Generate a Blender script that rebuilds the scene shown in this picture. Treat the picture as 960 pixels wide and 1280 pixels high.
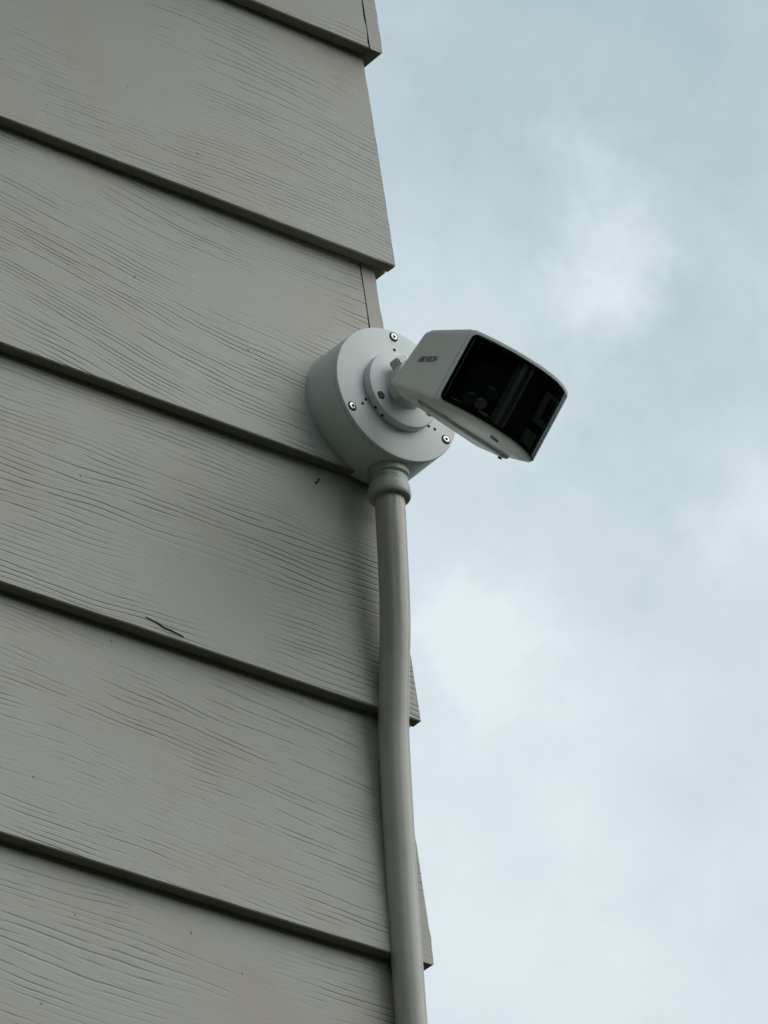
import bpy, bmesh, math, random
from mathutils import Vector, Matrix, noise

S = bpy.context.scene
COL = S.collection
for o in list(bpy.data.objects):
    bpy.data.objects.remove(o, do_unlink=True)

# ---------------------------------------------------------------- camera
CAM_R = ((0.7979570, -0.6009626, -0.0459189),      # rows: image right, image down, view direction
         (0.2828963, 0.4407220, -0.8519001),
         (0.5321976, 0.6667894, 0.5216873))
CAM_LOC = Vector((-2.90106, -3.62992, -3.34330))
F_PX = 7604.5
cd = bpy.data.cameras.new('camera')
cam = bpy.data.objects.new('camera', cd)
COL.objects.link(cam)
rx, ry, rz = (Vector(r) for r in CAM_R)
m = Matrix((rx, -ry, -rz)).transposed().to_4x4()
m.translation = CAM_LOC
cam.matrix_world = m
cd.sensor_fit = 'VERTICAL'
cd.sensor_height = 36.0
cd.lens = F_PX / 1280 * 36.0
cd.clip_start = 0.05
cd.clip_end = 3000
S.camera = cam


def view_dir(px, py):
    """world direction of the line of sight through a point of the 960x1280 photograph (used for cloud places only)"""
    a, b = (px - 480) / F_PX, (py - 640) / F_PX
    return (rx * a + ry * b + rz).normalized()


# ---------------------------------------------------------------- exposure
S.view_settings.view_transform = 'Standard'
S.view_settings.look = 'None'
S.view_settings.gamma = 1.0
S.view_settings.exposure = 0.0
S.view_settings.use_curve_mapping = False
S.cycles.max_bounces = 8


# ---------------------------------------------------------------- node helper
class NT:
    def __init__(self, tree):
        self.t = tree
        self.n = tree.nodes
        self.l = tree.links

    def new(self, kind, **kw):
        nd = self.n.new(kind)
        for k, v in kw.items():
            setattr(nd, k, v)
        return nd

    def put(self, sock, v):
        if isinstance(v, bpy.types.NodeSocket):
            self.l.new(v, sock)
        elif v is not None:
            sock.default_value = v

    def math(self, op, a, b=None, c=None, clamp=False):
        nd = self.new('ShaderNodeMath', operation=op, use_clamp=clamp)
        self.put(nd.inputs[0], a)
        self.put(nd.inputs[1], b)
        self.put(nd.inputs[2], c)
        return nd.outputs[0]

    def vmath(self, op, a, b=None, scale=None):
        nd = self.new('ShaderNodeVectorMath', operation=op)
        self.put(nd.inputs[0], a)
        self.put(nd.inputs[1], b)
        if scale is not None:
            self.put(nd.inputs['Scale'], scale)
        return nd.outputs['Value'] if op in ('DISTANCE', 'LENGTH', 'DOT_PRODUCT') else nd.outputs[0]

    def noise(self, vec, scale, detail=2.0, rough=0.5, color=False, dist=0.0):
        nd = self.new('ShaderNodeTexNoise')
        self.put(nd.inputs['Vector'], vec)
        nd.inputs['Scale'].default_value = scale
        nd.inputs['Detail'].default_value = detail
        nd.inputs['Roughness'].default_value = rough
        nd.inputs['Distortion'].default_value = dist
        return nd.outputs[1] if color else nd.outputs[0]

    def comb(self, x, y, z):
        nd = self.new('ShaderNodeCombineXYZ')
        self.put(nd.inputs[0], x)
        self.put(nd.inputs[1], y)
        self.put(nd.inputs[2], z)
        return nd.outputs[0]

    def sep(self, v):
        nd = self.new('ShaderNodeSeparateXYZ')
        self.put(nd.inputs[0], v)
        return nd.outputs

    def smooth(self, v, a, b, lo=0.0, hi=1.0):
        nd = self.new('ShaderNodeMapRange', interpolation_type='SMOOTHSTEP')
        self.put(nd.inputs[0], v)
        self.put(nd.inputs[1], a)
        self.put(nd.inputs[2], b)
        nd.inputs[3].default_value = lo
        nd.inputs[4].default_value = hi
        return nd.outputs[0]

    def mix(self, f, a, b, mode='MIX'):
        nd = self.new('ShaderNodeMix', data_type='RGBA', blend_type=mode)
        self.put(nd.inputs[0], f)
        self.put(nd.inputs[6], a if isinstance(a, bpy.types.NodeSocket) else (*a, 1))
        self.put(nd.inputs[7], b if isinstance(b, bpy.types.NodeSocket) else (*b, 1))
        return nd.outputs[2]

    def attr(self, name):
        nd = self.new('ShaderNodeAttribute', attribute_type='OBJECT', attribute_name=name)
        return nd.outputs['Fac']

    def bump(self, h, dist, strength=1.0, normal=None):
        nd = self.new('ShaderNodeBump')
        self.put(nd.inputs['Height'], h)
        nd.inputs['Distance'].default_value = dist
        nd.inputs['Strength'].default_value = strength
        if normal is not None:
            self.put(nd.inputs['Normal'], normal)
        return nd.outputs[0]


# ---------------------------------------------------------------- sky
SUN_ELEV = math.radians(41)
sun_from = Vector((0.56, -0.56, 0)).normalized() * math.cos(SUN_ELEV) + Vector((0, 0, math.sin(SUN_ELEV)))
w = bpy.data.worlds.new('World')
S.world = w
w.use_nodes = True
g = NT(w.node_tree)
g.n.clear()
sky = g.new('ShaderNodeTexSky', sky_type='NISHITA', sun_disc=False)
sky.sun_elevation = SUN_ELEV
sky.sun_rotation = math.atan2(sun_from.x, sun_from.y)
bg_sky = g.new('ShaderNodeBackground')
g.put(bg_sky.inputs[0], sky.outputs[0])
bg_sky.inputs[1].default_value = 0.10
tc = g.new('ShaderNodeTexCoord')
D = tc.outputs['Generated']
wob = g.vmath('SUBTRACT', g.noise(D, 14, 4, 0.55, color=True), (0.5, 0.5, 0.5))
Dw = g.vmath('ADD', D, g.vmath('SCALE', wob, scale=0.028))
wob2 = g.vmath('SUBTRACT', g.noise(D, 62, 4, 0.6, color=True), (0.5, 0.5, 0.5))
Dc = g.vmath('ADD', D, g.vmath('SCALE', wob2, scale=0.030))
b = g.math('MULTIPLY_ADD', g.noise(D, 3.2, 3, 0.5), 0.45, 0.36)
fine = g.math('SUBTRACT', g.noise(Dw, 46, 6, 0.62), 0.5)
b = g.math('MULTIPLY_ADD', fine, 0.50, b)
fine2 = g.math('SUBTRACT', g.noise(Dw, 9, 3, 0.5), 0.5)
b = g.math('MULTIPLY_ADD', fine2, 0.18, b)
# soft masses of cloud: (direction, radius in photo pixels, lighter or darker)
for (px, py, r, k) in ((860, 70, 400, -0.30), (600, -80, 380, -0.20), (985, 330, 200, -0.06), (735, 215, 70, 0.20), (830, 240, 90, 0.12), (540, 350, 110, 0.10),
                       (768, 340, 62, 0.42), (725, 375, 60, 0.08), (640, 470, 110, 0.10), (590, 800, 80, 0.44), (880, 320, 120, 0.10), (680, 1160, 400, 0.28),
                       (925, 660, 70, 0.20), (640, 690, 90, -0.07), (860, 960, 130, -0.10), (840, 520, 120, -0.08)):
    d = g.vmath('DISTANCE', Dc if r < 150 else Dw, view_dir(px, py))
    q = g.math('DIVIDE', d, r / F_PX)
    e = g.math('EXPONENT', g.math('MULTIPLY', g.math('MULTIPLY', q, q), -1.0))
    b = g.math('MULTIPLY_ADD', e, k, b)
ramp = g.new('ShaderNodeValToRGB')
g.put(ramp.inputs[0], g.math('SMOOTH_MAX', b, 0.04, 0.18))
cr = ramp.color_ramp
cr.interpolation = 'B_SPLINE'
cr.elements[0].position = 0.0
cr.elements[0].color = (0.375, 0.490, 0.530, 1)
cr.elements[1].position = 1.0
cr.elements[1].color = (0.84, 0.905, 0.935, 1)
for pos_, col_ in ((0.42, (0.585, 0.712, 0.742, 1)), (0.78, (0.745, 0.835, 0.885, 1))):
    cr.elements.new(pos_).color = col_
# an overcast sky is brighter overhead than at the horizon
elev = g.math('MULTIPLY_ADD', g.math('MAXIMUM', g.sep(D)[2], 0.0), 0.56, 0.71)
bg_cl = g.new('ShaderNodeBackground')
g.put(bg_cl.inputs[0], g.vmath('SCALE', ramp.outputs[0], scale=elev))
bg_cl.inputs[1].default_value = 1.0
mx = g.new('ShaderNodeMixShader')
mx.inputs[0].default_value = 0.94
g.l.new(bg_sky.outputs[0], mx.inputs[1])
g.l.new(bg_cl.outputs[0], mx.inputs[2])
wo = g.new('ShaderNodeOutputWorld')
g.l.new(mx.outputs[0], wo.inputs[0])

sl = bpy.data.lights.new('sun', 'SUN')
sl.energy = 1.5
sl.angle = math.radians(65)
sl.color = (1.0, 0.96, 0.90)
sun = bpy.data.objects.new('sun', sl)
COL.objects.link(sun)
sun.rotation_euler = sun_from.to_track_quat('Z', 'Y').to_euler()


# ---------------------------------------------------------------- object helpers
def link_mesh(name, me, mat, parent=None):
    o = bpy.data.objects.new(name, me)
    COL.objects.link(o)
    if mat:
        me.materials.append(mat)
    if parent:
        o.parent = parent
    return o


def obj(name, bm, mat, parent=None, smooth=35):
    me = bpy.data.meshes.new(name)
    bmesh.ops.recalc_face_normals(bm, faces=bm.faces)
    bm.to_mesh(me)
    bm.free()
    if smooth:
        for p in me.polygons:
            p.use_smooth = True
        me.set_sharp_from_angle(angle=math.radians(smooth))
    return link_mesh(name, me, mat, parent)


def thing(name, label, cat, loc=(0, 0, 0)):
    o = bpy.data.objects.new(name, None)
    COL.objects.link(o)
    o.location = loc
    o.empty_display_size = 0.05
    o['label'] = label
    o['category'] = cat
    return o


def box(bm, x0, x1, y0, y1, z0, z1):
    v = [bm.verts.new(p) for p in ((x0, y0, z0), (x1, y0, z0), (x1, y1, z0), (x0, y1, z0),
                                   (x0, y0, z1), (x1, y0, z1), (x1, y1, z1), (x0, y1, z1))]
    for f in ((0, 3, 2, 1), (4, 5, 6, 7), (0, 1, 5, 4), (1, 2, 6, 5), (2, 3, 7, 6), (3, 0, 4, 7)):
        bm.faces.new([v[i] for i in f])


def lathe(bm, prof, origin, axis, seg=64, cap0=True, cap1=True):
    """prof: list of (distance along axis, radius)"""
    ax = Vector(axis).normalized()
    q = ax.to_track_quat('Z', 'Y')
    ux, uy = q @ Vector((1, 0, 0)), q @ Vector((0, 1, 0))
    o = Vector(origin)
    rings = []
    for t, r in prof:
        rings.append([bm.verts.new(o + ax * t + (ux * math.cos(a) + uy * math.sin(a)) * r)
                      for a in (2 * math.pi * i / seg for i in range(seg))])
    for a, c in zip(rings, rings[1:]):
        for i in range(seg):
            j = (i + 1) % seg
            bm.faces.new((a[i], a[j], c[j], c[i]))
    if cap0:
        bm.faces.new(rings[0][::-1])
    if cap1:
        bm.faces.new(rings[-1])


# ---------------------------------------------------------------- materials
def principled(name):
    mt = bpy.data.materials.new(name)
    mt.use_nodes = True
    gg = NT(mt.node_tree)
    p = gg.n['Principled BSDF']
    return mt, gg, p


def paint(name, col, rough=0.45, speck=0.06, grime=(0.5, 0.5, 0.47), grime_amt=0.25, bump=0.00012, bscale=900, scale=18):
    mt, gg, p = principled(name)
    tcn = gg.new('ShaderNodeTexCoord').outputs['Object']
    n1 = gg.noise(tcn, scale, 4, 0.6)
    n2 = gg.noise(tcn, 220, 3, 0.6)
    f = gg.smooth(n1, 0.48, 0.78, 0, grime_amt)
    c = gg.mix(f, col, tuple(a * b_ for a, b_ in zip(col, grime)))
    c = gg.mix(gg.smooth(n2, 0.62, 0.75, 0, speck * 4), c, tuple(a * 0.75 for a in col))
    gg.put(p.inputs['Base Color'], c)
    gg.put(p.inputs['Roughness'], gg.math('MULTIPLY_ADD', n1, 0.15, rough - 0.07))
    gg.put(p.inputs['Normal'], gg.bump(gg.noise(tcn, bscale, 2, 0.5), bump))
    return mt


def siding_material(name, end_grain=False):
    """painted embossed lap siding: grooves follow warped lines, each with its own beginning and end"""
    mt, gg, p = principled(name)
    tcn = gg.new('ShaderNodeTexCoord').outputs['Object']
    x, y, z = gg.sep(tcn)
    x = gg.math('ADD', x, y)
    seed = gg.attr('seed')
    amt = gg.attr('grain')
    slant = gg.attr('slant')
    dens = gg.attr('density')
    gap = gg.attr('gap')
    so = gg.math('MULTIPLY', seed, 7.31)
    # broad sweep (the cathedral figure) and small wander of the lines
    broad = gg.noise(gg.comb(gg.math('MULTIPLY_ADD', x, 1.5, so), gg.math('MULTIPLY', z, 4.5), so), 1.0, 1.0, 0.4)
    wander = gg.noise(gg.comb(gg.math('MULTIPLY_ADD', x, 8.5, so), gg.math('MULTIPLY', z, 26.0), 0.0), 1.0, 1.0, 0.5)
    wig = gg.noise(gg.comb(gg.math('MULTIPLY_ADD', x, 60.0, so), gg.math('MULTIPLY', z, 150.0), 0.0), 1.0, 1.0, 0.5)
    h = gg.math('MULTIPLY_ADD', gg.math('SUBTRACT', broad, 0.5), gg.attr('sweep'), z)
    h = gg.math('MULTIPLY_ADD', gg.math('SUBTRACT', wander, 0.5), 0.0115, h)
    h = gg.math('MULTIPLY_ADD', gg.math('SUBTRACT', wig, 0.5), 0.0010, h)
    h = gg.math('MULTIPLY_ADD', x, slant, h)

    def grooves(freq, off, lo, width):
        u = gg.math('MULTIPLY_ADD', h, gg.math('MULTIPLY', dens, freq), off)
        line = gg.math('FLOOR', u)
        fr = gg.math('SUBTRACT', u, line)
        d = gg.math('ABSOLUTE', gg.math('SUBTRACT', fr, 0.5))       # 0 at the groove's centre
        # one-sided: sharp upper lip, softer lower flank
        shape = gg.smooth(d, 0.01, width, 1.0, 0.0)
        breaks = gg.noise(gg.comb(gg.math('MULTIPLY_ADD', x, 11.0, so), gg.math('MULTIPLY', line, 3.77), off), 1.0, 2.0, 0.6)
        return gg.math('MULTIPLY', shape, gg.smooth(breaks, gg.math('ADD', gap, lo), gg.math('ADD', gap, lo + 0.20)))
    patch = gg.noise(gg.comb(gg.math('MULTIPLY_ADD', x, 4.0, so), gg.math('MULTIPLY', z, 9.0), 5.0), 1.0, 2.0, 0.5)
    patch = gg.smooth(patch, 0.36, 0.60, 0.08, 1.0)
    a = grooves(190.0, 0.0, 0.38, 0.23)
    c2 = grooves(430.0, 17.3, 0.48, 0.26)
    gr = gg.math('MAXIMUM', gg.math('MULTIPLY', a, patch), gg.math('MULTIPLY', gg.math('MULTIPLY', c2, 0.28), patch))
    gr = gg.math('MULTIPLY', gr, amt)
    # colour: grey green paint, warmer weathered areas, dirt lodged in the grooves, specks
    base = (0.428, 0.434, 0.388)
    warm = (0.425, 0.388, 0.340)
    blotch = gg.noise(gg.comb(gg.math('MULTIPLY_ADD', x, 6.0, so), gg.math('MULTIPLY', z, 9.0), 0.0), 1.0, 4.0, 0.6)
    col = gg.mix(gg.smooth(blotch, 0.45, 0.68), base, warm)
    mott = gg.noise(tcn, 90, 5, 0.65)
    col = gg.mix(gg.smooth(mott, 0.35, 0.7, 0.0, 0.22), col, (0.50, 0.51, 0.465))
    col = gg.mix(gg.math('MULTIPLY', gr, 0.20), col, (0.085, 0.085, 0.072))
    vor = gg.new('ShaderNodeTexVoronoi', feature='F1')
    gg.put(vor.inputs['Vector'], gg.comb(gg.math('ADD', x, so), 0.0, z))
    vor.inputs['Scale'].default_value = 42
    rsel = gg.sep(vor.outputs['Color'])[0]
    speck = gg.math('MULTIPLY', gg.smooth(vor.outputs['Distance'], 0.02, 0.06, 1.0, 0.0), gg.math('GREATER_THAN', rsel, 0.80))
    col = gg.mix(gg.math('MULTIPLY', speck, 0.75), col, (0.06, 0.06, 0.05))
    gg.put(p.inputs['Base Color'], col)
    gg.put(p.inputs['Roughness'], gg.math('MULTIPLY_ADD', mott, 0.22, 0.42))
    p.inputs['Specular IOR Level'].default_value = 0.4
    pebble = gg.noise(gg.comb(gg.math('MULTIPLY', x, 240.0), gg.math('MULTIPLY', y, 240.0), gg.math('MULTIPLY', z, 420.0)), 1.0, 3.0, 0.6)
    und = gg.noise(gg.comb(gg.math('MULTIPLY_ADD', x, 16.0, so), 0.0, gg.math('MULTIPLY', z, 30.0)), 1.0, 2.0, 0.5)
    n0 = gg.bump(gg.math('ADD', gg.math('MULTIPLY', gr, -1.0), gg.math('MULTIPLY', speck, -0.8)), 0.00060)
    n1 = gg.bump(pebble, 0.00022, normal=n0)
    n2 = gg.bump(und, 0.0006, normal=n1)
    gg.put(p.inputs['Normal'], n2)
    return mt


M_SIDING = siding_material('painted_siding')
M_EDGE = paint('olive_board_foot', (0.185, 0.175, 0.125), 0.8, 0.1, (0.5, 0.5, 0.4), 0.8, 0.0004, 300, 12)
M_CORE = paint('sheathing', (0.05, 0.045, 0.04), 0.8)
M_CRACK = paint('bare_fibre', (0.03, 0.03, 0.024), 0.9)
M_ALU = paint('powder_coated_metal', (0.68, 0.73, 0.72), 0.42, 0.02, (0.86, 0.88, 0.86), 0.35, 0.00006, 1500, 30)
M_BODY = paint('camera_enamel', (0.76, 0.78, 0.745), 0.36, 0.02, (0.82, 0.84, 0.80), 0.35, 0.00004, 1500, 30)
M_JOINT = paint('joint_enamel', (0.64, 0.69, 0.68), 0.40, 0.03, (0.7, 0.72, 0.68), 0.4, 0.00006, 900, 60)
M_PVC = paint('grey_conduit_plastic', (0.455, 0.445, 0.395), 0.21, 0.05, (0.80, 0.78, 0.72), 0.5, 0.00008, 500, 22)
M_NUT = paint('grey_fitting_plastic', (0.44, 0.445, 0.405), 0.34, 0.08, (0.7, 0.72, 0.66), 0.5, 0.00020, 300, 60)
M_STEEL, _g, _p = principled('screw_steel')
_p.inputs['Base Color'].default_value = (0.78, 0.78, 0.76, 1)
_p.inputs['Metallic'].default_value = 0.85
_g.put(_p.inputs['Roughness'], _g.math('MULTIPLY_ADD', _g.noise(_g.new('ShaderNodeTexCoord').outputs['Object'], 600, 2), 0.2, 0.22))
M_DARK = paint('black_plastic', (0.008, 0.008, 0.009), 0.5, 0.0, (1, 1, 1), 0.0)
M_BLACKSCREW = paint('blackened_screw', (0.07, 0.075, 0.075), 0.35, 0.0, (1, 1, 1), 0.0)
M_HOLE = paint('dark_hole', (0.012, 0.013, 0.013), 0.9, 0.0, (1, 1, 1), 0.0)
M_LOGO = paint('dark_grey_print', (0.10, 0.11, 0.11), 0.5, 0.0, (1, 1, 1), 0.0)
M_MASK = paint('black_glass_border', (0.003, 0.003, 0.003), 0.07, 0.0, (1, 1, 1), 0.0, 0.0)
M_MASK.node_tree.nodes['Principled BSDF'].inputs['Specular IOR Level'].default_value = 0.22
M_PANEL = paint('dark_grey_plastic', (0.46, 0.52, 0.56), 0.45, 0.0, (1, 1, 1), 0.0)
M_RIB = paint('satin_grey_rib', (0.85, 0.88, 0.90), 0.35, 0.0, (1, 1, 1), 0.0)
M_RING = paint('lens_ring', (0.80, 0.68, 0.46), 0.4, 0.0, (1, 1, 1), 0.0)
M_LENSG = paint('lens_coating', (0.09, 0.15, 0.15), 0.08, 0.0, (1, 1, 1), 0.0, 0.0)
M_GROUND, _g, _p = principled('lawn_and_gravel')
_t = _g.new('ShaderNodeTexCoord').outputs['Object']
_c = _g.mix(_g.smooth(_g.noise(_t, 0.6, 5, 0.6), 0.4, 0.6), (0.035, 0.052, 0.024), (0.055, 0.053, 0.038))
_g.put(_p.inputs['Base Color'], _g.mix(_g.smooth(_g.noise(_t, 40, 4, 0.7), 0.35, 0.7), _c, (0.05, 0.065, 0.03)))
_p.inputs['Roughness'].default_value = 0.95
_g.put(_p.inputs['Normal'], _g.bump(_g.noise(_t, 60, 4, 0.7), 0.03))
M_TRIM = paint('trim_paint', (0.33, 0.335, 0.315), 0.5)
M_ROOF = paint('roof_shingle', (0.06, 0.058, 0.055), 0.9, 0.1, (0.7, 0.7, 0.7), 0.5, 0.001, 300, 8)

# tinted clear cover: reflects at its surface and lets a little light through
M_GLASS = bpy.data.materials.new('tinted_cover')
M_GLASS.use_nodes = True
gg = NT(M_GLASS.node_tree)
gg.n.clear()
fr = gg.new('ShaderNodeFresnel')
fr.inputs[0].default_value = 1.45
tr = gg.new('ShaderNodeBsdfTransparent')
tr.inputs[0].default_value = (0.80, 0.82, 0.82, 1)
gl = gg.new('ShaderNodeBsdfGlossy')
gl.inputs[0].default_value = (0.9, 0.92, 0.95, 1)
gl.inputs['Roughness'].default_value = 0.04
ms = gg.new('ShaderNodeMixShader')
gg.l.new(fr.outputs[0], ms.inputs[0])
gg.l.new(tr.outputs[0], ms.inputs[1])
gg.l.new(gl.outputs[0], ms.inputs[2])
mo = gg.new('ShaderNodeOutputMaterial')
gg.l.new(ms.outputs[0], mo.inputs[0])

# ---------------------------------------------------------------- ground
GZ = -4.95
bm = bmesh.new()
vs = [bm.verts.new(p) for p in ((-1500, -1500, 0), (1500, -1500, 0), (1500, 1500, 0), (-1500, 1500, 0))]
bm.faces.new(vs)
gr = obj('ground', bm, M_GROUND, smooth=0)
gr.location.z = GZ
gr['kind'] = 'structure'

# unseen tree belt, added to block low light and darken the glass reflections
rnd = random.Random(77)
tv, tf = [], []
for k in range(62):
    az = math.radians(128 + 242 * k / 61 + rnd.uniform(-3, 3))
    rad = rnd.uniform(13, 17)
    left = 128 + 242 * k / 61 < 222
    hgt = rnd.uniform(13.0, 16.0) if left else rnd.uniform(6.0, 8.5)  # taller on the left to shade the left-facing sides
    cx_, cy_ = rad * math.cos(az), rad * math.sin(az)
    ra = rnd.uniform(1.9, 2.6)
    for q in range(1500 if left else 800):
        d_ = Vector((rnd.gauss(0, 1), rnd.gauss(0, 1), rnd.gauss(0, 1))).normalized() * rnd.uniform(0.35, 1.0) ** 0.5
        c_ = Vector((cx_ + d_.x * ra, cy_ + d_.y * ra, GZ + hgt * 0.52 + d_.z * hgt * 0.48))
        a_ = Vector((rnd.gauss(0, 1), rnd.gauss(0, 1), rnd.gauss(0, 1))).normalized()
        b_ = a_.orthogonal().normalized() * 0.22
        a_ *= 0.36
        i_ = len(tv)
        tv += [c_ - a_, c_ + b_, c_ + a_, c_ - b_]
        tf.append((i_, i_ + 1, i_ + 2, i_ + 3))
me = bpy.data.meshes.new('added_tree_belt')
me.from_pydata(tv, [], tf)
M_LEAF = paint('leaves', (0.045, 0.075, 0.030), 0.6, 0.0, (0.6, 0.7, 0.5), 0.6, 0.0, 10, 0.8)
tb = link_mesh('added_tree_belt', me, M_LEAF)
tb['kind'] = 'stuff'

# ---------------------------------------------------------------- the house: lap siding, woven at the corner
T = 0.0137          # how far a board's foot stands out
TH = 0.0127         # board thickness
EXP = 0.24          # exposure of one course
LAP = 0.028
WALL_L, WALL_D = 4.2, 3.4
N_TOP, N_BOT = -1, 20
house = thing('house', 'house corner clad in weathered grey-green lap siding with embossed wood grain', 'house', (0, 0, GZ))


def kid(o):
    """keep a part's world place while it hangs under the house empty"""
    o.parent = house
    o.matrix_parent_inverse = Matrix.Translation((0, 0, -GZ))
    return o


def board_mesh(along, lap, wraps, side, rnd):
    """one course.  Profile runs round the board's cross-section; 'out' is the distance from the wall plane.
       side False: front wall (length to -x, out = -y); side True: side wall (length to +y, out = +x)."""
    H = EXP + LAP
    zs = [0.0035, 0.007] + [i * H / 30 for i in range(1, 31)]
    prof = []                                   # (out, z) ; z above the board's foot
    front = lambda zz: T * (1 - zz / EXP)
    for zz in reversed(zs):
        prof.append((front(zz), zz, 1))
    r = 0.0022
    for k in range(1, 5):
        a = k / 4 * math.pi / 2
        prof.append((front(0) - r + r * math.cos(a), 0.0022 - 0.0022 * math.sin(a), 1))
    th = TH + 0.0024 if side else TH
    prof.append((front(0) - th + 0.0012, 0.0, 0))
    prof.append((front(0) - th, 0.0012, 0))
    prof.append((front(H) - th, H, 0))
    n = 90
    bm = bmesh.new()
    rows = []
    jit = [rnd.uniform(-1, 1) for _ in range(len(prof))]
    for i in range(n + 1):
        s = i / n
        s = 1 - (1 - s) ** 1.8                  # denser near the corner (s = 1)
        row = []
        for j, (out, zz, ff) in enumerate(prof):
            fo = front(zz)
            if not side:
                xe = fo if wraps else fo - TH - 0.0040
                xe += jit[j] * 0.0005 + 0.0009 * noise.noise(Vector((lap * 3.7, zz * 70, 2))) + (0 if wraps else 0.0013 * noise.noise(Vector((lap * 9.1, zz * 34, 7))))
                x = -along + s * (along + xe)
                o2 = out + 0.0008 * (noise.noise(Vector((x * 5, lap * 7.3, zz * 6))))
                zz2 = zz + (0.0016 * noise.noise(Vector((x * 3.1, lap * 5.7, 9))) + 0.0004 * noise.noise(Vector((x * 40, lap, 3))) if zz < 0.02 else 0)
                row.append(bm.verts.new((x, -o2, zz2)))
            else:
                ye = -fo if not wraps else -fo + TH + 0.0012
                ye += jit[j] * 0.0004
                y = along - s * (along - ye)
                o2 = out + 0.0006 * noise.noise(Vector((y * 5, lap * 3.3, zz * 6))) + (0.0011 * noise.noise(Vector((1, lap * 2.3, zz * 90))) if s > .99 else 0)
                row.append(bm.verts.new((o2, y, zz)))
        rows.append(row)
    m_ = len(prof)
    for a, c in zip(rows, rows[1:]):
        for j in range(m_):
            k = (j + 1) % m_
            f_ = bm.faces.new((a[j], a[k], c[k], c[j]))
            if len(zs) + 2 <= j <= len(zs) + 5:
                f_.material_index = 1          # the darker olive foot of the board
    bm.faces.new(rows[0])
    bm.faces.new(rows[-1][::-1])
    return bm


# grain figure of each course in view: seed, strength, slant, density
FIG = {-1: (4.2, 0.5, 0.02, 1.0, 0.08, 0.02), 0: (1.3, 0.55, 0.05, 1.1, 0.08, 0.0), 1: (2.7, 0.62, 0.03, 1.0, 0.11, 0.0),
       2: (3.1, 1.05, 0.13, 1.05, 0.10, 0.02), 3: (5.9, 1.1, 0.01, 0.95, 0.07, -0.03),
       4: (6.4, 0.85, 0.05, 1.0, 0.07, 0.04), 5: (8.8, 0.80, 0.02, 0.85, 0.09, 0.03)}      # the last two: sweep and gaps between strokes
for n in range(N_TOP, N_BOT + 1):
    rnd = random.Random(n * 13 + 5)
    wraps = (n % 2 == 1)            # odd courses: the front board runs past the corner
    fig = FIG.get(n, (rnd.uniform(0, 20), rnd.uniform(0.6, 0.95), rnd.uniform(-0.02, 0.1), rnd.uniform(0.85, 1.1), rnd.uniform(0.06, 0.12), rnd.uniform(0, 0.08)))
    for side in (False, True):
        b_ = board_mesh(WALL_D if side else WALL_L, n, wraps, side, rnd)
        o = obj('siding_board', b_, M_SIDING, smooth=30)
        o.location = (0, 0, -n * EXP)
        kid(o)
        o['seed'] = fig[0] + (31.7 if side else 0)
        o['grain'], o['slant'], o['density'], o['sweep'], o['gap'] = fig[1:]
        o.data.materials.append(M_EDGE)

bm = bmesh.new()
box(bm, -WALL_L + 0.01, -0.034, 0.034, WALL_D - 0.01, GZ + 0.002, 0.510)
kid(obj('wall_sheathing', bm, M_CORE, smooth=0))
ZE = 0.512  # eave and roof out of view, added low to shade the upper wall
bm = bmesh.new()
box(bm, -WALL_L - 0.2, 0.13, -0.44, WALL_D + 0.2, ZE, ZE + 0.012)
kid(obj('added_soffit', bm, M_TRIM, smooth=0))
bm = bmesh.new()
box(bm, -WALL_L - 0.2, 0.152, -0.462, -0.443, ZE - 0.02, ZE + 0.16)
kid(obj('added_fascia', bm, M_TRIM, smooth=0))
bm = bmesh.new()
box(bm, 0.133, 0.150, -0.439, WALL_D + 0.2, ZE - 0.02, ZE + 0.16)
kid(obj('added_fascia', bm, M_TRIM, smooth=0))
bm = bmesh.new()
x0, x1, y0, y1, zr = -WALL_L - 0.25, 0.18, -0.48, WALL_D + 0.25, ZE + 0.163
ym = (y0 + y1) / 2
rv = [bm.verts.new(p) for p in ((x0, y0, zr), (x1, y0, zr), (x1, y1, zr), (x0, y1, zr), (x0, ym, zr + 0.9), (x1 - 1.9, ym, zr + 0.9))]
for f in ((0, 1, 5, 4), (1, 2, 5), (2, 3, 4, 5), (0, 4, 3), (0, 3, 2, 1)):
    bm.faces.new([rv[i] for i in f])
kid(obj('added_roof', bm, M_ROOF, smooth=0))


# a split in the paint and a few small pits on the boards, thin slivers lying in the surface
def sliver(pts, name, wid, n):
    bm = bmesh.new()
    up, dn, up2, dn2 = [], [], [], []
    k = len(pts) - 1
    for i, (x, z) in enumerate(pts):
        f = math.sin(math.pi * min(max(i / k, 0.03), 0.97)) * wid
        zl = z + n * EXP
        yo = -T * (1 - zl / EXP)
        for lst, dz, dy in ((up, f, -0.0012), (dn, -f, -0.0012), (up2, f, 0.002), (dn2, -f, 0.002)):
            lst.append(bm.verts.new((x, yo + dy, z + dz)))
    for i in range(k):
        for a, c in ((up, dn), (dn2, up2), (up2, up), (dn, dn2)):
            bm.faces.new((a[i], a[i + 1], c[i + 1], c[i]))
    for i in (0, k):
        bm.faces.new((up[i], dn[i], dn2[i], up2[i]))
    return kid(obj(name, bm, M_CRACK, smooth=0))


sliver([(-0.280, -0.7068), (-0.2755, -0.7080), (-0.2687, -0.7090), (-0.2630, -0.7112), (-0.2588, -0.7120), (-0.2550, -0.7121), (-0.250, -0.7131), (-0.2450, -0.7136), (-0.2410, -0.7148)], 'paint_split', 0.0005, 3)
sliver([(-0.0912, -0.5085), (-0.0902, -0.5095), (-0.0893, -0.5078), (-0.0885, -0.5088)], 'paint_chip', 0.0008, 2)
sliver([(-0.0880, -0.5045), (-0.0872, -0.5052), (-0.0864, -0.5040)], 'paint_chip', 0.0009, 2)

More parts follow.
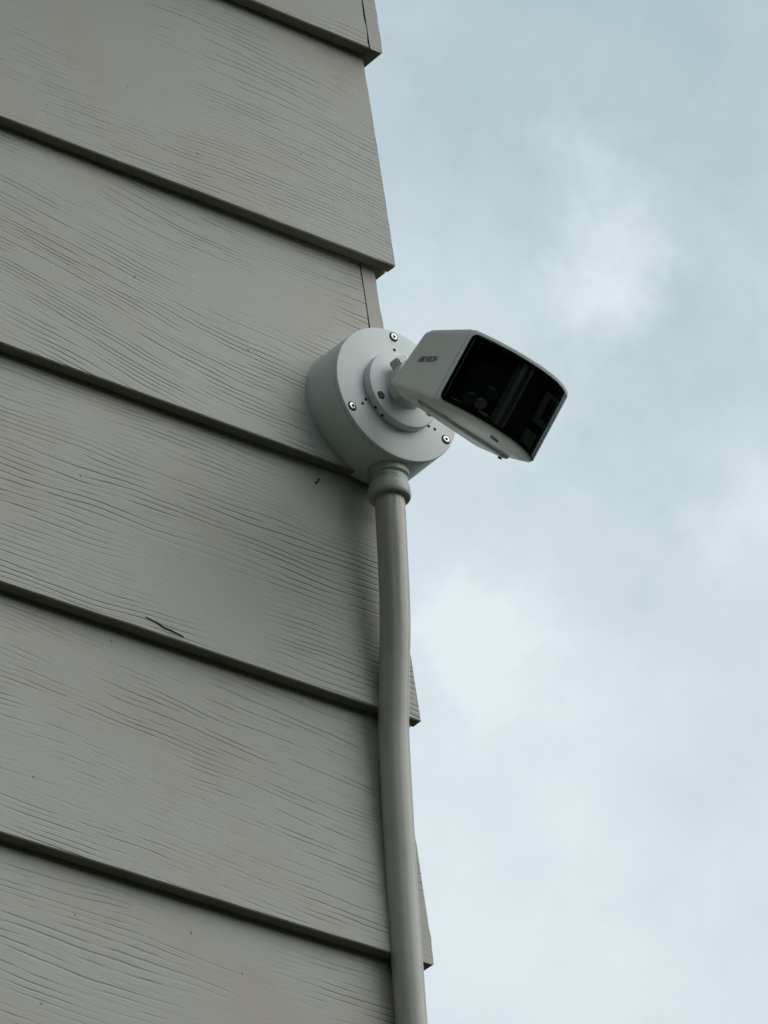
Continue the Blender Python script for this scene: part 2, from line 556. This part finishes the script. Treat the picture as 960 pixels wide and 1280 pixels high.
# ---------------------------------------------------------------- junction box on the wall
BX, BZ, BR, BY = -0.0245, -0.4144, 0.0676, -0.0542
jb = thing('junction_box', 'round pale grey metal junction box screwed to the corner siding', 'junction box', (BX, -0.004, BZ))
prof = [(0.0, BR + 0.0003), (0.001, BR + 0.0009), (0.0025, BR + 0.0009), (0.0455, BR)]
bm = bmesh.new()
lathe(bm, prof, (0, 0, 0), (0, -1, 0), 128)
obj('box_body', bm, M_ALU, jb)
bm = bmesh.new()
dl = -BY - 0.004
lathe(bm, [(0.0456, BR - 0.0010), (0.0462, BR), (dl - 0.0014, BR), (dl - 0.0004, BR - 0.0005), (dl, BR - 0.0016)], (0, 0, 0), (0, -1, 0), 128)
lid = obj('lid', bm, M_ALU, jb)


def screw(parent, x, z, y, r=0.0042, socket=True):
    """pan screw in a dark counterbore: bright ring with a hexagonal socket"""
    bm = bmesh.new()
    lathe(bm, [(-0.0006, r + 0.0006), (0.00025, r + 0.0005), (0.0003, r * 0.86), (0.0001, r * 0.84)], (x, y, z), (0, -1, 0), 28)
    obj('counterbore', bm, M_HOLE, parent)
    bm = bmesh.new()
    lathe(bm, [(0.0, r * 0.82), (0.0009, r * 0.80), (0.0013, r * 0.66), (0.0013, r * 0.40), (0.0003, r * 0.36)], (x, y, z), (0, -1, 0), 28, cap1=False)
    s = obj('screw', bm, M_STEEL, parent)
    bm = bmesh.new()
    lathe(bm, [(0.0003, r * 0.44), (0.00045, r * 0.43)], (x, y, z), (0, -1, 0), 6)
    so_ = obj('socket', bm, M_HOLE, s if parent.parent is None else parent, smooth=0)
    return s


def hole(parent, x, z, y, r=0.0016, axis=(0, -1, 0)):
    bm = bmesh.new()
    lathe(bm, [(-0.001, r), (0.00012, r), (0.0002, r * 0.9)], (x, y, z), axis, 16)
    return obj('screw_hole', bm, M_HOLE, parent)


for a in (90.8, 210.5, 330.2):
    ca, sa = math.cos(math.radians(a)), math.sin(math.radians(a))
    screw(jb, 0.0606 * ca, 0.0606 * sa, -dl)
    hole(jb, 0.0468 * ca, 0.0468 * sa, -dl)
for a in (206.5, 326.5, 86.5):
    hole(jb, 0.0405 * math.cos(math.radians(a)), 0.0405 * math.sin(math.radians(a)), -dl, 0.0016)

# ---------------------------------------------------------------- conduit with its fitting under the box
px0 = -0.0205
cp = thing('conduit_pipe', 'grey plastic conduit running down the wall corner from under the junction box', 'conduit', (px0, -0.03, -0.478))
path = [(-0.0204, -0.0300, -0.492), (-0.0204, -0.0300, -0.530), (-0.0206, -0.0300, -0.575), (-0.0210, -0.0300, -0.610),
        (-0.0214, -0.0292, -0.640), (-0.0215, -0.0262, -0.672), (-0.0213, -0.0222, -0.706), (-0.0208, -0.0186, -0.740),
        (-0.0205, -0.0176, -0.775), (-0.0205, -0.0175, -0.83), (-0.0202, -0.0176, -0.90), (-0.0192, -0.0178, -0.97),
        (-0.0180, -0.0180, -1.04), (-0.0170, -0.0182, -1.15), (-0.0165, -0.0182, -1.6), (-0.0165, -0.0182, -2.6), (-0.0165, -0.0182, -4.94)]


def catmull(P, t_):
    i = min(int(t_), len(P) - 2)
    u = t_ - i
    p0, p1, p2, p3 = (Vector(P[max(i - 1, 0)]), Vector(P[i]), Vector(P[i + 1]), Vector(P[min(i + 2, len(P) - 1)]))
    return 0.5 * ((2 * p1) + (p2 - p0) * u + (2 * p0 - 5 * p1 + 4 * p2 - p3) * u * u + (3 * p1 - p0 - 3 * p2 + p3) * u ** 3)


bm = bmesh.new()
rings = []
NS = 36
steps = (len(path) - 1) * 8
org = Vector(cp.location)
for k in range(steps + 1):
    tt = k / 8
    c = catmull(path, min(tt, len(path) - 1 - 1e-6))
    c2 = catmull(path, min(tt + 0.02, len(path) - 1 - 1e-6))
    c1 = catmull(path, max(tt - 0.02, 0))
    dirn = (c2 - c1).normalized()
    ux = Vector((1, 0, 0))
    uy = dirn.cross(ux).normalized()
    ux = uy.cross(dirn).normalized()
    rr = 0.01365 * (1 + 0.012 * noise.noise(Vector((0, 0, c.z * 9))))
    rings.append([bm.verts.new(c - org + (ux * math.cos(a) + uy * math.sin(a)) * rr) for a in (2 * math.pi * i / NS for i in range(NS))])
for a, c in zip(rings, rings[1:]):
    for i in range(NS):
        j = (i + 1) % NS
        bm.faces.new((a[i], a[j], c[j], c[i]))
bm.faces.new(rings[0][::-1])
bm.faces.new(rings[-1])
obj('pipe', bm, M_PVC, cp)
# threaded bushing: wide shoulder, waist smeared with sealant, compression ring
bm = bmesh.new()
lathe(bm, [(-0.016, 0.0180), (0.006, 0.0183), (0.009, 0.0187), (0.0138, 0.0186), (0.0150, 0.0176), (0.0160, 0.0164)],
      (0, 0, 0.004), (0, 0, -1), 48)
obj('bushing', bm, M_NUT, cp)
bm = bmesh.new()
lathe(bm, [(0.0150, 0.0160), (0.0165, 0.0170), (0.0185, 0.0173), (0.0210, 0.0171), (0.0235, 0.0177), (0.0248, 0.0172)], (0, 0, 0.004), (0, 0, -1), 48)
bmesh.ops.subdivide_edges(bm, edges=bm.edges[:], cuts=1)
for v in bm.verts:
    nn = noise.noise(Vector((v.co.x * 120, v.co.y * 120, v.co.z * 260)))
    v.co.x *= 1 + 0.045 * nn
    v.co.y *= 1 + 0.045 * nn
    v.co.z += 0.0012 * noise.noise(Vector((v.co.x * 160, v.co.y * 160, 4)))
M_SEAL = paint('sealant', (0.36, 0.43, 0.41), 0.2, 0.1, (0.6, 0.62, 0.55), 0.6, 0.0006, 260, 120)
obj('sealant_bead', bm, M_SEAL, cp)
bm = bmesh.new()
lathe(bm, [(0.0228, 0.0165), (0.0240, 0.0182), (0.0275, 0.0190), (0.0335, 0.0194), (0.0355, 0.0192), (0.0370, 0.0184), (0.0370, 0.0141)],
      (0, 0, 0.004), (0, 0, -1), 48)
obj('compression_ring', bm, M_NUT, cp)

# ---------------------------------------------------------------- the camera on its bracket
FL = Vector((BX, BY, BZ))
sc = thing('security_camera', 'white wide twin-lens security camera with a black curved front on a ball-joint bracket', 'security camera', FL)
bm = bmesh.new()
lathe(bm, [(0.0003, 0.0376), (0.0015, 0.0384), (0.0086, 0.0384), (0.0096, 0.0380), (0.0101, 0.0370)], (0, 0, 0), (0, -1, 0), 96)
fl = obj('mount_base', bm, M_ALU, sc)
for a in (210.5, 330.2, 90.8):
    ca, sa = math.cos(math.radians(a)), math.sin(math.radians(a))
    x_, z_ = 0.0312 * ca, 0.0312 * sa
    bm = bmesh.new()
    lathe(bm, [(-0.001, 0.0040), (0.0002, 0.0040), (0.00025, 0.0035)], (x_, -0.0101, z_), (0, -1, 0), 24)
    obj('counterbore', bm, M_HOLE, fl)
    bm = bmesh.new()
    lathe(bm, [(0.0001, 0.0032), (0.0005, 0.0030), (0.0006, 0.0018), (0.0003, 0.0012)], (x_, -0.0101, z_), (0, -1, 0), 24)
    obj('screw', bm, M_BLACKSCREW, fl)
for a in (236, 222, 140):
    ca, sa = math.cos(math.radians(a)), math.sin(math.radians(a))
    bm = bmesh.new()
    lathe(bm, [(-0.001, 0.0016), (0.0002, 0.0016)], (0.0383 * ca, -0.0035, 0.0383 * sa), (ca, 0, sa), 14)
    obj('notch', bm, M_HOLE, fl)
# clamp ring with lugs, ball and arm
bm = bmesh.new()
lathe(bm, [(0.0095, 0.0205), (0.0108, 0.0208), (0.0118, 0.0196), (0.0200, 0.0192), (0.0215, 0.0200), (0.0290, 0.0200), (0.0305, 0.0188), (0.031, 0.0165)],
      (0, 0, 0), (0, -1, 0), 72)
cl = obj('clamp_ring', bm, M_JOINT, sc)
for a in (128, 218):
    ar = math.radians(a)
    bm = bmesh.new()
    box(bm, 0.0150, 0.0262, -0.0065, 0.0065, -0.0065, 0.0065)
    bmesh.ops.bevel(bm, geom=bm.edges[:], offset=0.0014, segments=2, affect='EDGES')
    mrot = Matrix.Rotation(-ar, 4, 'Y')
    bmesh.ops.transform(bm, matrix=Matrix.Translation((0, -0.0215, 0)) @ mrot, verts=bm.verts)
    obj('clamp_lug', bm, M_JOINT, cl)

# body pose: columns are width, forward and up of the camera body in the world
BQ = Matrix(((0.96233, -0.13093, 0.23827), (0.0129, -0.85343, -0.52104), (-0.27156, -0.50449, 0.8196)))
BO = Vector((-0.05387, -0.235, -0.52426))
BW, BH, BD, BL = 0.1089, 0.0712, 0.0944, 0.0262
Mb = BQ.to_4x4()
Mb.translation = BO - FL
rear = (Mb @ Vector((0, -BD, 0.004)))
ball = Vector((0, -0.034, 0))
bm = bmesh.new()
bmesh.ops.create_uvsphere(bm, u_segments=40, v_segments=24, radius=0.0172)
bmesh.ops.translate(bm, vec=ball, verts=bm.verts)
obj('ball', bm, M_JOINT, sc)
dr = rear - ball
bm = bmesh.new()
lathe(bm, [(0.0, 0.0120), (0.010, 0.0125), (0.018, 0.0150), (0.024, 0.0195), (dr.length * 0.7, 0.0215), (dr.length + 0.006, 0.0225)], ball, dr, 48)
obj('arm', bm, M_JOINT, sc)

hw, hh = BW / 2, BH / 2


_pl = [(-0.05365, -0.0040), (-0.0532, 0.0015), (-0.0520, 0.0042), (-0.0480, 0.0080), (-0.0400, 0.0136), (-0.0300, 0.0190), (-0.0200, 0.0230),
       (-0.0100, 0.0258), (0.0, 0.0272), (0.0100, 0.0275), (0.0200, 0.0262), (0.0300, 0.0225), (0.0400, 0.0160), (0.0470, 0.0092),
       (0.0522, 0.0030), (0.05365, -0.0040)]
PLAN = []
for _i in range((len(_pl) - 1) * 6 + 1):                # smooth the front curve
    _v = catmull([(p_[0], p_[1], 0) for p_ in _pl], min(_i / 6, len(_pl) - 1 - 1e-6))
    PLAN.append((_v.x, _v.y))


def arc(a, inset=0.0):
    x_ = -hw * math.cos(a)
    k_ = 0
    while k_ < len(PLAN) - 2 and PLAN[k_ + 1][0] < x_:
        k_ += 1
    (xa, ya), (xb, yb) = PLAN[k_], PLAN[k_ + 1]
    u_ = min(max((x_ - xa) / (xb - xa), 0), 1)
    y_ = ya + (yb - ya) * u_
    return Vector((x_ * (1 - inset / hw), y_ - inset, 0))


# plan outline of the body, counter-clockwise from the left rear
out = []
RC = 0.006
for k in range(7):                                    # rounded left rear corner
    a = k / 6 * math.pi / 2
    out.append(Vector((-hw + RC - RC * math.sin(a), -BD + RC - RC * math.cos(a), 0)))
for k in range(1, 9):
    out.append(Vector((-hw, -BD + RC + (BD - RC) * k / 9, 0)))
NA = 56
A0, A1 = 0.0, math.pi
i_arc0 = len(out)
for k in range(NA + 1):
    out.append(arc(A0 + (A1 - A0) * k / NA))
i_arc1 = len(out) - 1
for v in reversed(out[:i_arc0]):
    out.append(Vector((-v.x, v.y, 0)))
NO = len(out)
ctr = Vector((0, -BD * 0.42, 0))


def z_crease(y):
    return -hh + (0.0170 * (-y / BD) ** 1.1 if y < 0 else 0.0)


def z_top(y):
    f = max(0.0, (-y - (BD - 0.016)) / 0.016)
    return hh - 0.006 * f ** 2.2


def inset_pt(v, d):
    r_ = v - ctr
    return ctr + Vector((r_.x * (1 - d / hw), r_.y * (1 - d / (BD * 0.55)), 0))


RIM_T, RIM_B = 0.0044, 0.0026
levels = []      # functions (v) -> point
levels.append(lambda v: (inset_pt(v, 0.0), lambda z0, z1: z0))
fr_lv = [0.0, 0.012, RIM_B / BH, 0.0674, 0.25, 0.5, 0.75, 0.902, 0.96, 0.988, 0.996, 1.0]
ins = [0.0016, 0.0005, 0.0, 0, 0, 0, 0, 0, 0, 0.0005, 0.0014, 0.0026]
bm = bmesh.new()
grid = []
for lv, ii in zip(fr_lv, ins):
    row = []
    for v in out:
        q_ = inset_pt(v, ii)
        z0, z1 = z_crease(v.y), z_top(v.y)
        sh_ = -0.017 * (1 - lv) * min(1.0, max(0.0, -v.y / BD)) ** 2
        row.append(bm.verts.new((q_.x, q_.y + sh_, z0 + (z1 - z0) * lv)))
    grid.append(row)
OP0, OP1 = i_arc0 + 7, i_arc1 - 4
for li in range(len(grid) - 1):
    for i in range(NO):
        j = (i + 1) % NO
        if 3 <= li <= 6 and OP0 <= i < OP1:
            continue
        bm.faces.new((grid[li][i], grid[li][j], grid[li + 1][j], grid[li + 1][i]))
# top: inset ring then cap with a slight crown
prev = grid[-1]
for d_, dz in ((0.012, 0.0012), (0.03, 0.0022)):
    row = []
    for v in out:
        q_ = inset_pt(v, d_)
        row.append(bm.verts.new((q_.x, q_.y, z_top(v.y) + dz)))
    for i in range(NO):
        j = (i + 1) % NO
        bm.faces.new((prev[i], prev[j], row[j], row[i]))
    prev = row
cv = bm.verts.new((ctr.x, ctr.y, hh + 0.0025))
for i in range(NO):
    bm.faces.new((prev[i], prev[(i + 1) % NO], cv))
# underside: bevel into the belly


def belly(v, d_, dep):
    q_ = inset_pt(v, d_)
    f = min(1.0, max(0.0, (BL - q_.y) / 0.055))
    sh_ = -0.017 * min(1.0, max(0.0, -v.y / BD)) ** 2
    return (q_.x, q_.y + sh_, z_crease(min(q_.y, v.y)) - dep * (0.15 + 0.85 * f))


prev = grid[0]
for d_, dep in ((0.0030, 0.0006), (0.0075, 0.0034)):
    row = [bm.verts.new(belly(v, d_, dep)) for v in out]
    for i in range(NO):
        j = (i + 1) % NO
        bm.faces.new((prev[j], prev[i], row[i], row[j]))
    prev = row
cv = bm.verts.new((ctr.x, ctr.y, z_crease(ctr.y) - 0.003))
for i in range(NO):
    bm.faces.new((prev[(i + 1) % NO], prev[i], cv))
body = obj('body', bm, M_BODY, sc, smooth=32)
body.matrix_basis = Mb

# bottom cover: a separate tray let into the rear of the underside, its front edge a shallow curve
def seam_y(x):
    return -0.050 + 0.48 * max(0.0, x + 0.004) ** 1.02


bm = bmesh.new()
rowsb = []
for d_, dep, back in ((0.0085, 0.0020, 0.0), (0.0086, 0.0052, 0.0), (0.0100, 0.0062, 0.0012), (0.022, 0.0072, 0.010)):
    row = []
    for v in out:
        x_, y_, z_ = belly(v, d_, dep)
        ys = seam_y(x_) - back
        if y_ > ys:
            x_, y_, z_ = belly(Vector((v.x, min(v.y, ys), 0)), d_, dep)
            x_, y_ = x_, min(ys, y_)
            z_ = z_crease(y_) - dep
        row.append(bm.verts.new((x_, y_, z_)))
    rowsb.append(row)
for a, c in zip(rowsb, rowsb[1:]):
    for i in range(NO):
        j = (i + 1) % NO
        bm.faces.new((a[j], a[i], c[i], c[j]))
bm.faces.new(rowsb[-1])
bm.faces.new(rowsb[0][::-1])
obj('bottom_cover', bm, M_BODY, body, smooth=30)

# dark interior behind the cover
bm = bmesh.new()
inn = [arc(a, 0.014) for a in (0.40 + (math.pi - 0.70) * k / 30 for k in range(31))]
inn = [Vector((v.x, v.y - 0.001, 0)) for v in inn]
lo = [bm.verts.new((v.x, v.y, -hh + 0.0052)) for v in inn]
hi = [bm.verts.new((v.x, v.y, hh - 0.0074)) for v in inn]
ed = [arc(a, 0.0012) for a in (0.33 + (math.pi - 0.54) * k / 30 for k in range(31))]
lo2 = [bm.verts.new((v.x, v.y, -hh + 0.0045)) for v in ed]
hi2 = [bm.verts.new((v.x, v.y, hh - 0.0066)) for v in ed]
for i in range(30):
    bm.faces.new((lo[i], lo[i + 1], hi[i + 1], hi[i]))
    bm.faces.new((lo2[i], lo2[i + 1], lo[i + 1], lo[i]))
    bm.faces.new((hi[i], hi[i + 1], hi2[i + 1], hi2[i]))
bm.faces.new((lo2[0], lo[0], hi[0], hi2[0]))
bm.faces.new((lo[-1], lo2[-1], hi2[-1], hi[-1]))
obj('inner_housing', bm, M_DARK, body)

# front cover
GA0, GA1 = 0.24, math.pi - 0.12
NU, NV = 110, 28
pts = [arc(GA0 + (GA1 - GA0) * k / NU) for k in range(NU + 1)]
cum = [0.0]
for a, c in zip(pts, pts[1:]):
    cum.append(cum[-1] + (c - a).length)
bm = bmesh.new()
rows = []
RG = 0.0062
vz0, vz1 = -hh + 0.0016, hh - 0.0038
for k, p_ in enumerate(pts):
    e_ = min(cum[k], cum[-1] - cum[k])
    dv = RG - math.sqrt(max(RG * RG - (RG - e_) ** 2, 0)) if e_ < RG else 0.0
    tg = (pts[min(k + 1, NU)] - pts[max(k - 1, 0)]).normalized()
    nrm = Vector((-tg.y, tg.x, 0))
    row = []
    for j in range(NV + 1):
        s_ = j / NV
        s_ = 0.5 - 0.5 * math.cos(math.pi * s_)
        z_ = vz0 + dv + (vz1 - vz0 - 2 * dv) * s_
        ed_ = min(z_ - vz0 - dv, vz1 - dv - z_, e_)
        off = 0.0004 + 0.0004 * min(1.0, max(ed_, 0) / 0.0010)
        row.append(bm.verts.new(p_ + nrm * off + Vector((0, 0, z_))))
    rows.append(row)
for k in range(NU):
    a, c = rows[k], rows[k + 1]
    for j in range(NV):
        f_ = bm.faces.new((a[j], c[j], c[j + 1], a[j + 1]))
        zc_ = f_.calc_center_median().z
        e_ = min((cum[k] + cum[k + 1]) / 2, cum[-1] - (cum[k] + cum[k + 1]) / 2)
        if min(zc_ - vz0, vz1 - zc_, e_) < 0.0036:
            f_.material_index = 1
fcv = obj('front_cover', bm, M_GLASS, body, smooth=60)
fcv.data.materials.append(M_MASK)


def oriented(name, build, loc, nrm, mat, parent=body):
    """a small piece built looking along +Z, then turned to face 'nrm' in the body's frame"""
    bm_ = bmesh.new()
    build(bm_)
    q_ = Vector(nrm).to_track_quat('Z', 'Y')
    bmesh.ops.transform(bm_, matrix=Matrix.Translation(loc) @ q_.to_matrix().to_4x4(), verts=bm_.verts)
    return obj(name, bm_, mat, parent)


# left lens module and the pieces behind the glass
NL = (-0.45, 0.89, -0.05)
oriented('lens_barrel', lambda b_: lathe(b_, [(-0.006, 0.0078), (0.0, 0.0078), (0.0012, 0.0070)], (0, 0, 0), (0, 0, 1), 36), (-0.0220, 0.0165, -0.0207), NL, M_DARK)
oriented('lens_ring', lambda b_: lathe(b_, [(0.0012, 0.0052), (0.0018, 0.0046), (0.0012, 0.0030)], (0, 0, 0), (0, 0, 1), 36, cap1=False), (-0.0220, 0.0165, -0.0207), NL, M_RING)
oriented('lens_ring', lambda b_: lathe(b_, [(0.0012, 0.0020), (0.0016, 0.0014), (0.0012, 0.0008)], (0, 0, 0), (0, 0, 1), 24), (-0.0220, 0.0165, -0.0207), NL, M_RING)
for loc in ((-0.0320, 0.0140, -0.0210), (-0.0182, 0.0180, -0.0085)):
    oriented('lens_element', lambda b_: lathe(b_, [(0, 0.0062), (0.0006, 0.0055), (0.0010, 0.0030)], (0, 0, 0), (0, 0, 1), 32), loc, NL, M_LENSG)
oriented('light_sensor', lambda b_: lathe(b_, [(0, 0.0013), (0.0004, 0.0009)], (0, 0, 0), (0, 0, 1), 12), (-0.0222, 0.0186, -0.0040), NL, M_STEEL)
# pale slivers that paint the highlight streaks just inside the window edges


def glint(xa, xb, z_, h_, inset=0.0022):
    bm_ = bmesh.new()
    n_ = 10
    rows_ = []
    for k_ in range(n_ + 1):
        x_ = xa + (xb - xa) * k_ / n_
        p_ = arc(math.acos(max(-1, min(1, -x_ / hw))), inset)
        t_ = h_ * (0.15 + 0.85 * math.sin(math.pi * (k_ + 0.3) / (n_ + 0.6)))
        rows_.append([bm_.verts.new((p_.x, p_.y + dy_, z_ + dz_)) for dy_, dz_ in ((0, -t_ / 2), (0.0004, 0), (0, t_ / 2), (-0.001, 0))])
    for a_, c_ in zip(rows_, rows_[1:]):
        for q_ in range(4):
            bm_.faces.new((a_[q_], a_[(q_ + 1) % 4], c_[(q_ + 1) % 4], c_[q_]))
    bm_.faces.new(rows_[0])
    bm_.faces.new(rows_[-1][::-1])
    return obj('painted_glint', bm_, M_BODY, body)


glint(-0.0475, -0.0375, -hh + 0.0074, 0.0013)
glint(-0.0235, -0.0120, -hh + 0.0078, 0.0028)
glint(0.0250, 0.0390, -hh + 0.0080, 0.0018)
glint(-0.0475, -0.0440, hh - 0.0086, 0.0014)
glint(0.0010, 0.0050, hh - 0.0086, 0.0010)
# divider ribs between the two windows
for x_, w_ in ((-0.0035, 0.0022), (0.0042, 0.0010)):
    bm = bmesh.new()
    box(bm, x_ - w_, x_ + w_, 0.004, 0.0235, -hh + 0.004, hh - 0.006)
    bmesh.ops.bevel(bm, geom=bm.edges[:], offset=0.0006, segments=2, affect='EDGES')
    obj('divider_rib', bm, M_RIB, body)


def panel(x0, x1, y0, y1, z0, z1, name, mat, dep=0.002):
    """upright slab in plan from (x0,y0) to (x1,y1)"""
    bm_ = bmesh.new()
    a_, c_ = Vector((x0, y0, 0)), Vector((x1, y1, 0))
    n_ = Vector((-(c_ - a_).y, (c_ - a_).x, 0)).normalized() * dep
    v = [bm_.verts.new(p + Vector((0, 0, z))) for z in (z0, z1) for p in (a_ - n_, c_ - n_, c_, a_)]
    for f in ((0, 1, 2, 3), (4, 5, 6, 7), (0, 1, 5, 4), (1, 2, 6, 5), (2, 3, 7, 6), (3, 0, 4, 7)):
        bm_.faces.new([v[i] for i in f])
    return obj(name, bm_, mat, body, smooth=0)


panel(0.0255, 0.0400, 0.0190, 0.0150, -0.0310, -0.0160, 'light_panel', M_PANEL)
panel(0.0270, 0.0435, 0.0190, 0.0130, -0.0080, 0.0215, 'light_panel', M_PANEL)
panel(0.0340, 0.0425, 0.0172, 0.0142, -0.0020, 0.0180, 'window_pane', M_DARK)
# underside slots and a screw
for (x_, y_, w_, l_, ang, zz) in ((0.0118, 0.0010, 0.0046, 0.0009, -14, -hh - 0.0016), (-0.018, -0.046, 0.0030, 0.0008, -20, z_crease(-0.046) - 0.0052)):
    bm = bmesh.new()
    box(bm, -w_, w_, -l_, l_, 0, 0.0022)
    bmesh.ops.transform(bm, matrix=Matrix.Translation((x_, y_, zz)) @ Matrix.Rotation(math.radians(ang), 4, 'Z'), verts=bm.verts)
    obj('slot', bm, M_PANEL, body, smooth=0)
hole(body, 0.0405, -0.0385, z_crease(-0.04) - 0.0062, 0.0020, (0, 0, -1))

# maker's name on the left side
fc = bpy.data.curves.new('lettering', 'FONT')
fc.body = 'HIKVISION'
fc.size = 0.0078
fc.shear = 0.22
fc.offset = 0.00024
fc.space_character = 0.92
fc.extrude = 0.00008
fc.align_x = 'CENTER'
fc.align_y = 'CENTER'
ft = bpy.data.objects.new('tmp', fc)
COL.objects.link(ft)
bpy.context.view_layer.update()
me = bpy.data.meshes.new_from_object(ft.evaluated_get(bpy.context.evaluated_depsgraph_get()))
bpy.data.objects.remove(ft, do_unlink=True)
xs = [v.co.x for v in me.vertices]
sx = 0.037 / (max(xs) - min(xs))
for v in me.vertices:
    x_, y_, z_ = v.co.x * sx, v.co.y, v.co.z
    v.co = Vector((-hw - 0.0001 - z_, -0.0565 + x_, 0.0045 + y_))
me.materials.clear()
lt = link_mesh('lettering', me, M_LOGO, body)
